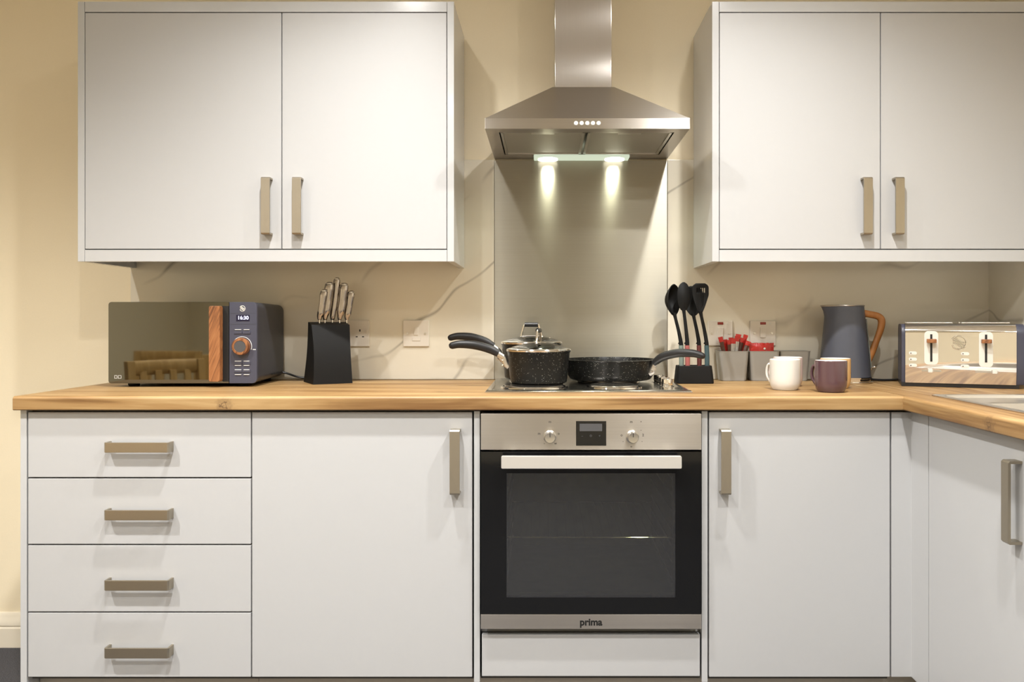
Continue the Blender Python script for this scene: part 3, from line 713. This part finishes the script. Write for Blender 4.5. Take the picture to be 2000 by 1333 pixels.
# ================================================================== sockets and switches
def wx(px, d=2.79): return (px-1066)*d/F
def wz(py, d=2.79): return CAM_Z-(py-627)*d/F
def plate(name, label, cat, x0, x1, z0, z1, grp=None):
    t = thing(name, label, cat, ((x0+x1)/2, -.0105, (z0+z1)/2), 0, grp)
    B(x0, x1, -.0185, -.0105, z0, z1, .0018, 3).build('faceplate', M['white'], t, True)
    return t
def screw(t, x, z):
    MB().lathe([(.0042, 0), (.0040, .0012), (0, .0016)], (x, -.0183, z), 'y', 14).build('screw', M['satin'], t, True)
zs0, zs1 = wz(677), wz(626)
t = plate('double_socket', 'white double power socket on the marble partly hidden behind the knife block', 'socket', wx(641), wx(722.5), zs0, zs1)
cz = (zs0+zs1)/2
for cx in (wx(662), wx(704)):
    m = MB(); m.box(cx-.002, cx+.002, -.0190, -.0180, cz+.006, cz+.014)
    for s in (-1, 1): m.box(cx+s*.011-.0034, cx+s*.011+.0034, -.0190, -.0180, cz-.0135, cz-.0100)
    m.build('pin_holes', M['slit'], t, True)
for cx in (wx(648), wx(716.5)): B(cx-.0035, cx+.0035, -.021, -.018, cz+.001, cz+.013, .0008).build('switch', M['white'], t, True)
screw(t, wx(683), cz)
t = plate('fused_switch', 'white fused connection plate alone on the marble between knife block and pans', 'switch', wx(788), wx(838.5), zs0, zs1)
B(wx(809.5), wx(817.5), -.0215, -.018, wz(655), wz(640), .001).build('rocker', M['white'], t, True)
B(wx(806), wx(822), -.0205, -.018, wz(666), wz(659), .0008).build('fuse_holder', M['white'], t, True)
screw(t, wx(796.5), wz(652)); screw(t, wx(831), wz(652))
for (a, b_, lab) in ((1382, 1430, 'white appliance switch with red neon right above the sachets, beside the utensils'),
                     (1464, 1514, 'white appliance switch with red neon behind the red packet')):
    t = plate('appliance_switch', lab, 'switch', wx(a), wx(b_), wz(675.5), wz(627))
    c = (a+b_)/2
    B(wx(c-5.5), wx(c+5.5), -.0200, -.018, wz(634.5), wz(629.5), .0006).build('neon', M['neon'], t, True)
    B(wx(c-6), wx(c+5), -.0225, -.018, wz(660), wz(640), .0012).build('rocker', M['white'], t, True)
    screw(t, wx(c-17), wz(651.5)); screw(t, wx(c+17), wz(651.5))
    MB().lathe([(.0045, 0), (.0045, .0008), (0, .001)], (wx(c+14), -.0184, wz(632.5)), 'y', 14).build('approval_mark', M['offwhite'], t, True)

# ================================================================== utensil holder and utensils
uh = (.4845, -.170, TW)
t = thing('utensil_holder', 'black utensil stand holding four cooking tools, right of the hob', 'utensil holder', uh)
def hs(hw, hd, z): return [(p[0], p[1], z) for p in rrect(0, 0, hw, hd, .012, 4)]
m = MB(); loft(m, [hs(.060, .034, 0), hs(.0615, .035, .004), hs(.056, .031, .056), hs(.055, .030, .058), hs(.050, .025, .058), hs(.050, .025, .045)])
m.build('stand', M['softblack'], t)
def head_grid(kind, W, L, dish):
    """spoon or turner head standing on z from 0 to L, facing -y"""
    t = bmesh.new(); nu, nv = 18, 20; g = []
    for j in range(nv+1):
        v = j/nv
        if kind == 'spoon': w_ = W*max(.10, math.sqrt(max(0, 1-(2*v-1.0)**2)))*(1-.12*(1-v)) if v < 1 else W*.12
        elif kind == 'turner': w_ = W*(.12+.88*min(1, (v/.62))**.8)*(1 if v < .86 else math.sqrt(max(.18, 1-((v-.86)/.17)**2)))
        else: w_ = W*(.12+.88*min(1, v/.35)**.7)*(1 if v < .7 else math.sqrt(max(.1, 1-((v-.7)/.32)**2)))
        row = []
        for i in range(nu+1):
            u = -1+2*i/nu
            y = dish*(1-u*u)*math.sin(pi*min(1, max(0, v)))
            row.append(t.verts.new((u*w_, y, v*L)))
        g.append(row)
    for j in range(nv):
        for i in range(nu):
            if kind == 'turner' and 14 <= j <= 16 and i in (5, 7, 9, 11, 13): continue
            t.faces.new((g[j][i], g[j][i+1], g[j+1][i+1], g[j+1][i]))
    return t
def utensil(name, label, px_base, head_px, head_base_py, top_py, hmat, kind, W, yaw, yoff, dish=.012):
    d = 2.8+uh[1]+yoff; S = F/d
    X = lambda px: (px-1066)/S
    Z = lambda py: CAM_Z-(py-627)/S
    bx, hx_ = X(px_base), X(head_px)
    org = Vector((bx, uh[1]+yoff, TW+.046))
    t = thing(name, label, 'utensil', org)
    zb = Z(head_base_py)-org.z; zt = Z(top_py)-org.z; zc = Z(675)-org.z
    MB().tube([(0, 0, 0), (0, 0, zc*.5), (-.0015, 0, zc)], [.0075, .008, .0075], 12, .8, up=(0, 1, 0)).build('handle', hmat, t)
    dx = hx_-bx
    sh = MB().tube([(-.0012, 0, zc-.004), (dx*.10, 0, zc+.012), (dx*.42, 0, zc+(zb-zc)*.5), (dx*.82, 0, zb-.012), (dx, 0, zb+.008)], [.0070, .0066, .0056, .0052, .007], 10, .8, up=(0, 1, 0), smooth=5).build('shaft', M['softblack'], t)
    MB().tube([(-.006, 0, zc+.006), (-.010, 0, zc+.008)], [.003, .0035], 8).build('hanging_peg', M['softblack'], sh)
    g = head_grid(kind, W, zt-zb+.004, dish)
    g.transform(Matrix.Translation((dx, 0, zb-.002)) @ Matrix.Rotation(R(yaw), 4, 'Z') @ Matrix.Rotation(R(0), 4, 'X'))
    mb = MB(); mb._merge(g); o = mb.build('head', M['softblack'], t)
    md = o.modifiers.new('thick', 'SOLIDIFY'); md.thickness = .0028; md.offset = 0
    return t
utensil('ladle', 'black serving ladle with a pale sage handle, leftmost in the utensil stand', 1331, 1317, 616, 557, M['sage'], 'spoon', .036, 45, -.004, .032)
utensil('cooking_spoon', 'black cooking spoon with a coral pink handle, second from left in the stand', 1343, 1335, 607, 553, M['coral'], 'spoon', .024, 12, -.018, -.010)
utensil('cooking_fork', 'black tool with a dark red handle, third from left in the stand', 1366, 1354, 617, 560, M['wine'], 'server', .034, -35, .010, .006)
utensil('slotted_turner', 'black slotted turner with a teal handle, rightmost in the stand', 1381, 1368, 613, 555, M['teal'], 'turner', .0265, -8, -.008, .004)

# ================================================================== grey pots, sachets, packet
pots = [(.637, -.052), (.741, -.052), (.845, -.052)]
labs = ['grey square plastic pot full of red coffee sachets, nearest the utensil stand', 'grey square plastic pot holding a flat red packet, between two other pots', 'grey square plastic pot behind the white mug, nearest the kettle']
def pot(label, x, y):
    t = thing('storage_pot', label, 'pot', (x, y, TW), 0, 'grey pots against the marble')
    def sq(hw, hd, z, r=.012): return [(p[0], p[1], z) for p in rrect(0, 0, hw, hd, r, 4)]
    m = MB(); loft(m, [sq(.041, .030, 0), sq(.043, .032, .003), sq(.0505, .038, .099), sq(.0515, .039, .100), sq(.0515, .039, .1015), sq(.0485, .036, .1015), sq(.041, .030, .005)])
    m.build('pot_body', M['potgrey'], t)
    return t
for (x, y), l in zip(pots, labs): pot(l, x, y)
# stick sachets (position in the pot, tilt, length out, material)
sachets = [(-.036, -.010, 20, .130, 'red', 'red coffee stick leaning out furthest left in the first grey pot'),
           (-.028, .006, 10, .118, 'red', 'short red sachet second from the left in the first grey pot'),
           (-.018, -.014, 4, .122, 'brownfoil', 'brown coffee stick with red top left of centre in the first grey pot'),
           (-.006, -.018, -2, .124, 'foil', 'silver and dark coffee stick front centre in the first grey pot'),
           (.002, .004, 2, .127, 'red', 'red-topped sachet at the back centre of the first grey pot'),
           (.010, -.014, -8, .126, 'foil', 'silver sachet just right of centre in the first grey pot'),
           (.010, .012, -14, .142, 'brownfoil', 'tallest dark red stick standing up behind the others in the first grey pot'),
           (.020, -.004, -20, .130, 'brownfoil', 'brown stick with red end leaning right in the first grey pot'),
           (.026, .010, -26, .134, 'red', 'red sachet leaning right towards the second pot'),
           (.028, -.014, -32, .122, 'red', 'lowest red sachet leaning over the right rim of the first grey pot')]
for (dx, dy, tilt, L, mk, lab) in sachets:
    x, y = pots[0][0]+dx*.8, pots[0][1]+dy
    k = thing('coffee_sachet', lab, 'sachet', (x, y, TW+.012), 0, 'sachets in the first grey pot')
    Rt = Matrix.Translation((-.5*dx, 0, 0)) @ Matrix.Rotation(R(-tilt*.64), 4, 'Y')
    L += .012*random.random()+.006; hw = .0068+.002*random.random(); ee = random.uniform(-.002, .002)
    def sec(z, w_, th): return [(-w_, 0, z), (0, -th, z), (w_, 0, z), (0, th, z)]
    m = MB(); loft(m, [sec(0, hw, .001), sec(.012, hw, .003), sec(L*.5, hw*.92, .0042), sec(L-.017, hw, .0032)])
    b_ = m.build('sleeve', M[mk] if mk != 'red' else M['brownfoil' if random.random() < .4 else 'red'], k, mtx=Rt)
    m = MB(); loft(m, [sec(L-.017, hw*1.02, .0033), sec(L-.010, hw*1.05, .0025), sec(L-.006, hw*1.12, .0008), sec(L+ee, hw*1.12, .0006)])
    m.build('sealed_end', M['red'], k, mtx=Rt)
    if mk == 'foil':
        MB().text('coffee', .0095, Rt @ Matrix.Translation((0, -.0048, L-.048)) @ FRONT @ Matrix.Rotation(pi/2, 4, 'Z'), .0002).build('lettering', M['print'], k)
k = thing('red_packet', 'flat shiny red packet sticking up out of the second grey pot', 'packet', (pots[1][0]-.004, pots[1][1]-.004, TW+.012))
m = MB(); n = 16
def rowp(z, th, amp):
    q = .035+.007*min(1, z/.09)
    return [(-q+2*q*i/n, -th*sin(pi*i/n)-.001, z+amp*sin(i*1.7)) for i in range(n+1)]+[(q-2*q*i/n, th*sin(pi*i/n)+.001, z+amp*sin((n-i)*1.7)) for i in range(n+1)]
loft(m, [rowp(0, .006, 0), rowp(.05, .010, 0), rowp(.10, .009, 0), rowp(.113, .002, .001), rowp(.116, .001, .0012)])
m.build('wrapper', M['red'], k)
MB().lathe([(0, .002), (.003, .0015), (.004, 0)], (.008, -.0115, .097), 'y', 12).build('sticker', M['white'], k)

# ================================================================== mugs
def mug(label, x, y, m_out, haz, grp='mugs on the worktop'):
    t = thing('mug', label, 'mug', (x, y, TW), haz, grp)
    r, h = .0445, .0905
    MB().lathe([(0, .002), (r*.66, .0015), (r*.72, 0), (r*.80, .001), (r*.92, .009), (r*.98, .020), (r, .036), (r, h-.002), (r-.001, h-.0005), (r-.0017, h)], n=56).build('mug_body', m_out, t)
    MB().lathe([(r-.0017, h), (r-.0032, h-.001), (r-.004, h-.006), (r-.004, .025), (r*.8, .008), (0, .006)], n=56).build('inside_glaze', M['mugin'], t)
    MB().tube([(-r+.003, 0, h*.80), (-r-.008, 0, h*.80), (-r-.0135, 0, h*.62), (-r-.012, 0, h*.42), (-r-.001, 0, h*.23)], [.0048, .0045, .0045, .0045, .0048], 12, 1.5, up=(0, 1, 0), smooth=6).build('handle', m_out, t)
    return t
mug('white glazed mug standing in front of the second grey pot', .708, -.424, M['mugwhite'], R(-44))
mug('pale pink mug almost hidden directly behind the white mug', .757, -.290, M['mugpink'], R(-20))
mug('dark plum purple mug standing nearest the worktop edge', .817, -.499, M['mugpurple'], R(-46))
mug('tan caramel mug half hidden behind the purple mug, in front of the kettle', .878, -.366, M['mugtan'], R(80))

# ================================================================== kettle
kt = (.992, -.135, TW)
t = thing('kettle', 'tall slate grey jug kettle with curved wooden handle beside the toaster', 'kettle', kt)
zb, zt = .020, .252
MB().lathe([(0, 0), (.086, 0), (.0885, .002), (.0885, .0045), (.082, .006), (.082, .015), (.0855, .016), (.0855, .0195), (0, .0195)], n=56).build('power_base', M['chrome'], t)
m = MB(); secs = []
for k in range(15):
    u = k/14; z = zb+(zt-zb)*u
    r = .082+(.0605-.082)*u**1.05
    row = []
    for a in range(48):
        th = 2*pi*a/48; rr = r
        if u > .80:                                    # pouring lip on the left
            dd = abs((th-pi+pi) % (2*pi)-pi); lipd = max(0, 1-dd/.42)
            rr = r+.018*((u-.80)/.20)**1.6*lipd
        row.append((rr*cos(th), rr*sin(th), z))
    secs.append(row)
loft(m, secs, True, False).build('jug_body', M['kettle'], t)
# rim and lid
rim = [(p[0]*1.003, p[1]*1.003, zt+.0015) for p in secs[-1]]
MB().tube(rim, .0022, 8, closed=True).build('rim', M['satin'], t)
MB().lathe([(.058, -.006), (.057, .001), (.045, .0035), (.01, .0045), (0, .0045)], (0, 0, zt), n=40).build('lid', M['satin'], t)
MB().tube([(.054, -.006, zt-.022), (.078, -.006, zt-.026), (.108, -.006, zt-.033), (.120, -.006, zt-.047), (.117, -.006, zt-.075), (.104, -.006, zt-.112), (.090, -.006, zt-.148), (.079, -.006, zt-.176), (.077, -.006, zt-.190)],
          [.012, .0115, .0115, .0125, .0115, .0105, .0115, .0105, .005], 16, .8, up=(0, 1, 0), smooth=6).build('handle', M['beech'], t)
m = MB(); secs = []
for k in range(10):
    u = .12+.70*k/9; z = zb+(zt-zb)*u; r = .082+(.0605-.082)*u**1.05+.004
    secs.append([(r*cos(R(a)), r*sin(R(a)), z) for a in (-24, -20, -12, -4, 4)]+[((r-.003)*cos(R(a)), (r-.003)*sin(R(a)), z) for a in (4, -4, -12, -20, -24)])
loft(m, secs).build('water_window', M['window'], t)
sw = MB().lathe([(.011, 0), (.011, .002), (.008, .003), (.0078, .001), (0, .001)], n=24, sy=.65, mtx=Matrix.Translation((.082, -.008, .050)) @ Matrix.Rotation(pi/2, 4, 'Y')).build('switch_bezel', M['chrome'], t)
MB().tube([(.083, -.008, .050), (.094, -.008, .050), (.098, -.008, .052)], [.003, .0035, .005], 12, smooth=3).build('switch_lever', M['satin'], sw)
MB().tube([(.08, .03, .008), (.10, .032, .007), (.14, .036, .0045), (.18, .045, .0045), (.215, .075, .0045)], .004, 10, smooth=6).build('power_cord', M['black'], t)

# ================================================================== toaster
ta = R(-21)
TWd, TDp, TH = .310, .215, .196
fl = Vector((1.112, -.305, TW))        # front-left bottom corner
ax = Vector((cos(ta), sin(ta), 0)); ay = Vector((-sin(ta), cos(ta), 0))
ctr = fl+ax*TWd/2
t = thing('toaster', 'four-slice polished chrome toaster with navy end caps in the right corner', 'toaster', ctr, ta)
hw = TWd/2
def tprof(ins=0, r=.030, z0=.012):
    p = [(.007+ins, z0), (.0045+ins, z0+.015), (.0022+ins, z0+.032), (.0006+ins, z0+.05), (0+ins, z0+.07), (0+ins, TH-r)]
    p += [(ins+(r-ins)*(1-cos(R(a))), TH-r+(r-ins)*sin(R(a))) for a in range(15, 91, 15)]
    p += [(TDp-ins-(r-ins)*(1-cos(R(a))), TH-r+(r-ins)*sin(R(a))) for a in range(90, -1, -15)]
    p += [(TDp-ins, z0)]
    return p
MB().prism([(p[0], p[1]) for p in tprof(.0)], 'x', -hw+.005, hw-.003).build('chrome_wrap', M['chrome'], t)
for s in (-1, 1):
    a, b_ = (-hw-.006, -hw+.005) if s < 0 else (hw-.003, hw+.020)
    MB().prism([(p[0], p[1]) for p in tprof(.002, .032)], 'x', a, b_, .003).build('end_cap', M['slate'], t)
B(-hw-.006, hw+.006, .010, TDp-.01, 0, .014, .002).build('base', M['black'], t)
# bread slots on top
for cx in (-.078, .078):
    for cy in (.075, .150):
        s_ = B(cx-.066, cx+.066, cy-.016, cy+.016, TH-.001, TH+.0035, .0015).build('slot_rim', M['satin'], t)
        B(cx-.060, cx+.060, cy-.011, cy+.011, TH+.003, TH+.0039).build('bread_slot', M['slit'], s_)
def tx(px): return -hw+(px-1763)/224*TWd
def tz(py): return .012+(750-py)/ (750-634)*(TH-.012)
for (pl, pr, pt, pbm) in ((1805, 1833, 649, 714), (1913, 1940, 650, 717)):
    pz = MB().prism(rrect((tx(pl)+tx(pr))/2, (tz(pt)+tz(pbm))/2, (tx(pr)-tx(pl))/2, (tz(pt)-tz(pbm))/2, .011, 5), 'y', -.0035, .001, .001).build('lever_plate', M['offwhite'], t)
    c = (tx(pl)+tx(pr))/2
    B(c-.0030, c+.0030, -.0042, -.003, tz(708), tz(655)).build('lever_slit', M['slit'], pz)
    B(c-.0135, c+.0135, -.024, -.0045, tz(671.5), tz(664), .002).build('lever', M['walnut'], t)
for (px_) in (1782, 1886):
    for pz_ in (692, 704, 716):
        bt = MB().prism(rrect(tx(px_), tz(pz_), .0115, .0048, .0046, 5), 'y', -.005, .001, .001).build('button', M['offwhite'], t)
        MB().lathe([(.0018, 0), (.0018, .0006), (0, .0007)], (tx(px_)-.006, -.005, tz(pz_)), 'y', 10).build('indicator', M['darkprint'], bt)
for (a, b_, k) in ((1800, 1839, 1817), (1906, 1950, 1943)):
    tr = B(tx(a), tx(b_), -.0012, .001, tz(727.5), tz(724.5)).build('browning_track', M['satin'], t)
    B(tx(k)-.0065, tx(k)+.0065, -.009, -.001, tz(729), tz(722.5), .0015).build('browning_slider', M['offwhite'], tr)
emblem(MB(), tx(1873.5), tz(671), -.002, .0205, .0021, 3).build('emblem', M['chrome'], t)

# ================================================================== sink
t = thing('sink', 'stainless steel inset sink with bowl in the right-hand worktop return', 'sink', (1.275, -1.03, TW))
sx0, sx1, sy0, sy1 = 1.050, 1.505, -1.46, -.610
def sr(x0, x1, y0, y1, z, r=.02): return [(p[0], p[1], z) for p in rrect((x0+x1)/2, (y0+y1)/2, (x1-x0)/2, (y1-y0)/2, r, 4)]
m = MB(); loft(m, [sr(sx0, sx1, sy0, sy1, TW+.0006, .008), sr(sx0, sx1, sy0, sy1, TW+.0022, .008), sr(sx0+.006, sx1-.006, sy0+.006, sy1-.006, TW+.0042, .008), sr(sx0+.020, sx1-.020, sy0+.020, sy1-.020, TW+.0030, .015), sr(sx0+.026, sx1-.026, sy0+.026, sy1-.026, TW-.004, .015),
                    sr(sx0+.030, sx1-.030, sy0+.030, sy1-.185, TW-.005, .02), sr(sx0+.034, sx1-.034, sy0+.034, sy1-.190, TW+.0005, .02), sr(sx0+.040, sx1-.040, sy0+.040, sy1-.200, TW-.001, .03), sr(sx0+.050, sx1-.050, sy0+.050, sy1-.212, TW-.16, .04), sr(sx0+.07, sx1-.07, sy0+.07, sy1-.235, TW-.17, .04)], False, True)
m.build('basin', M['sinksteel'], t, True)
MB().lathe([(.028, 0), (.028, .003), (.022, .003), (.018, -.002), (0, -.002)], (1.28, -1.12, TW-.169), n=28).build('drain', M['chrome'], t, True)

# ================================================================== downlights in the ceiling
for k, (x, y, p) in enumerate(DOWN):
    t = thing('downlight', 'small round recessed ceiling downlight, out of shot above the kitchen', 'light', (x, y, CEIL), 0, 'ceiling downlights')
    MB().lathe([(.026, -.001), (.044, -.001), (.045, -.005), (.040, -.008), (.028, -.006), (.026, -.001)], n=28).build('bezel', M['satin'], t)
    MB().lathe([(0, -.002), (.026, -.002), (.026, -.004), (0, -.004)], n=24).build('lens', M['downlens'], t)

# ================================================================== dining chairs mirrored in the microwave door
def chair(label, loc, rz):
    t = thing('dining_chair', label, 'chair', loc, rz, 'oak dining chairs')
    B(-.21, .21, -.21, .20, .44, .47, .008).build('seat', M['oakchair'], t)
    for s in (-1, 1):
        B(s*.19-.02, s*.19+.02, -.20, -.16, 0, .44, .003).build('leg', M['oakchair'], t)
        MB().prism([(.165, 0), (.205, 0), (.200, .45), (.245, .94), (.215, .94), (.165, .45)], 'x', s*.19-.02, s*.19+.02, .003).build('leg', M['oakchair'], t)
    MB().tube([(-.17, .232, .905), (0, .252, .905), (.17, .232, .905)], .036, 14, .35, up=(0, 1, 0), smooth=6).build('top_rail', M['oakchair'], t, mtx=None)
    B(-.17, .17, .19, .21, .55, .59, .003).build('lower_rail', M['oakchair'], t)
    for k in range(4):
        x = -.12+.08*k
        MB().prism([(.192, .58), (.204, .58), (.240, .89), (.228, .89)], 'x', x-.018, x+.018, .002).build('slat', M['oakchair'], t)
    return t
c0 = chair('oak slat-backed dining chair mirrored centrally in the microwave door', (-2.30, -2.75, 0), R(180))
dup(c0, (-1.62, -1.70, 0), R(122), 'oak dining chair mirrored lowest and nearest in the microwave door, seen at an angle')
dup(c0, (-1.66, -2.25, 0), R(176), 'oak dining chair mirrored beside the wooden microwave handle')
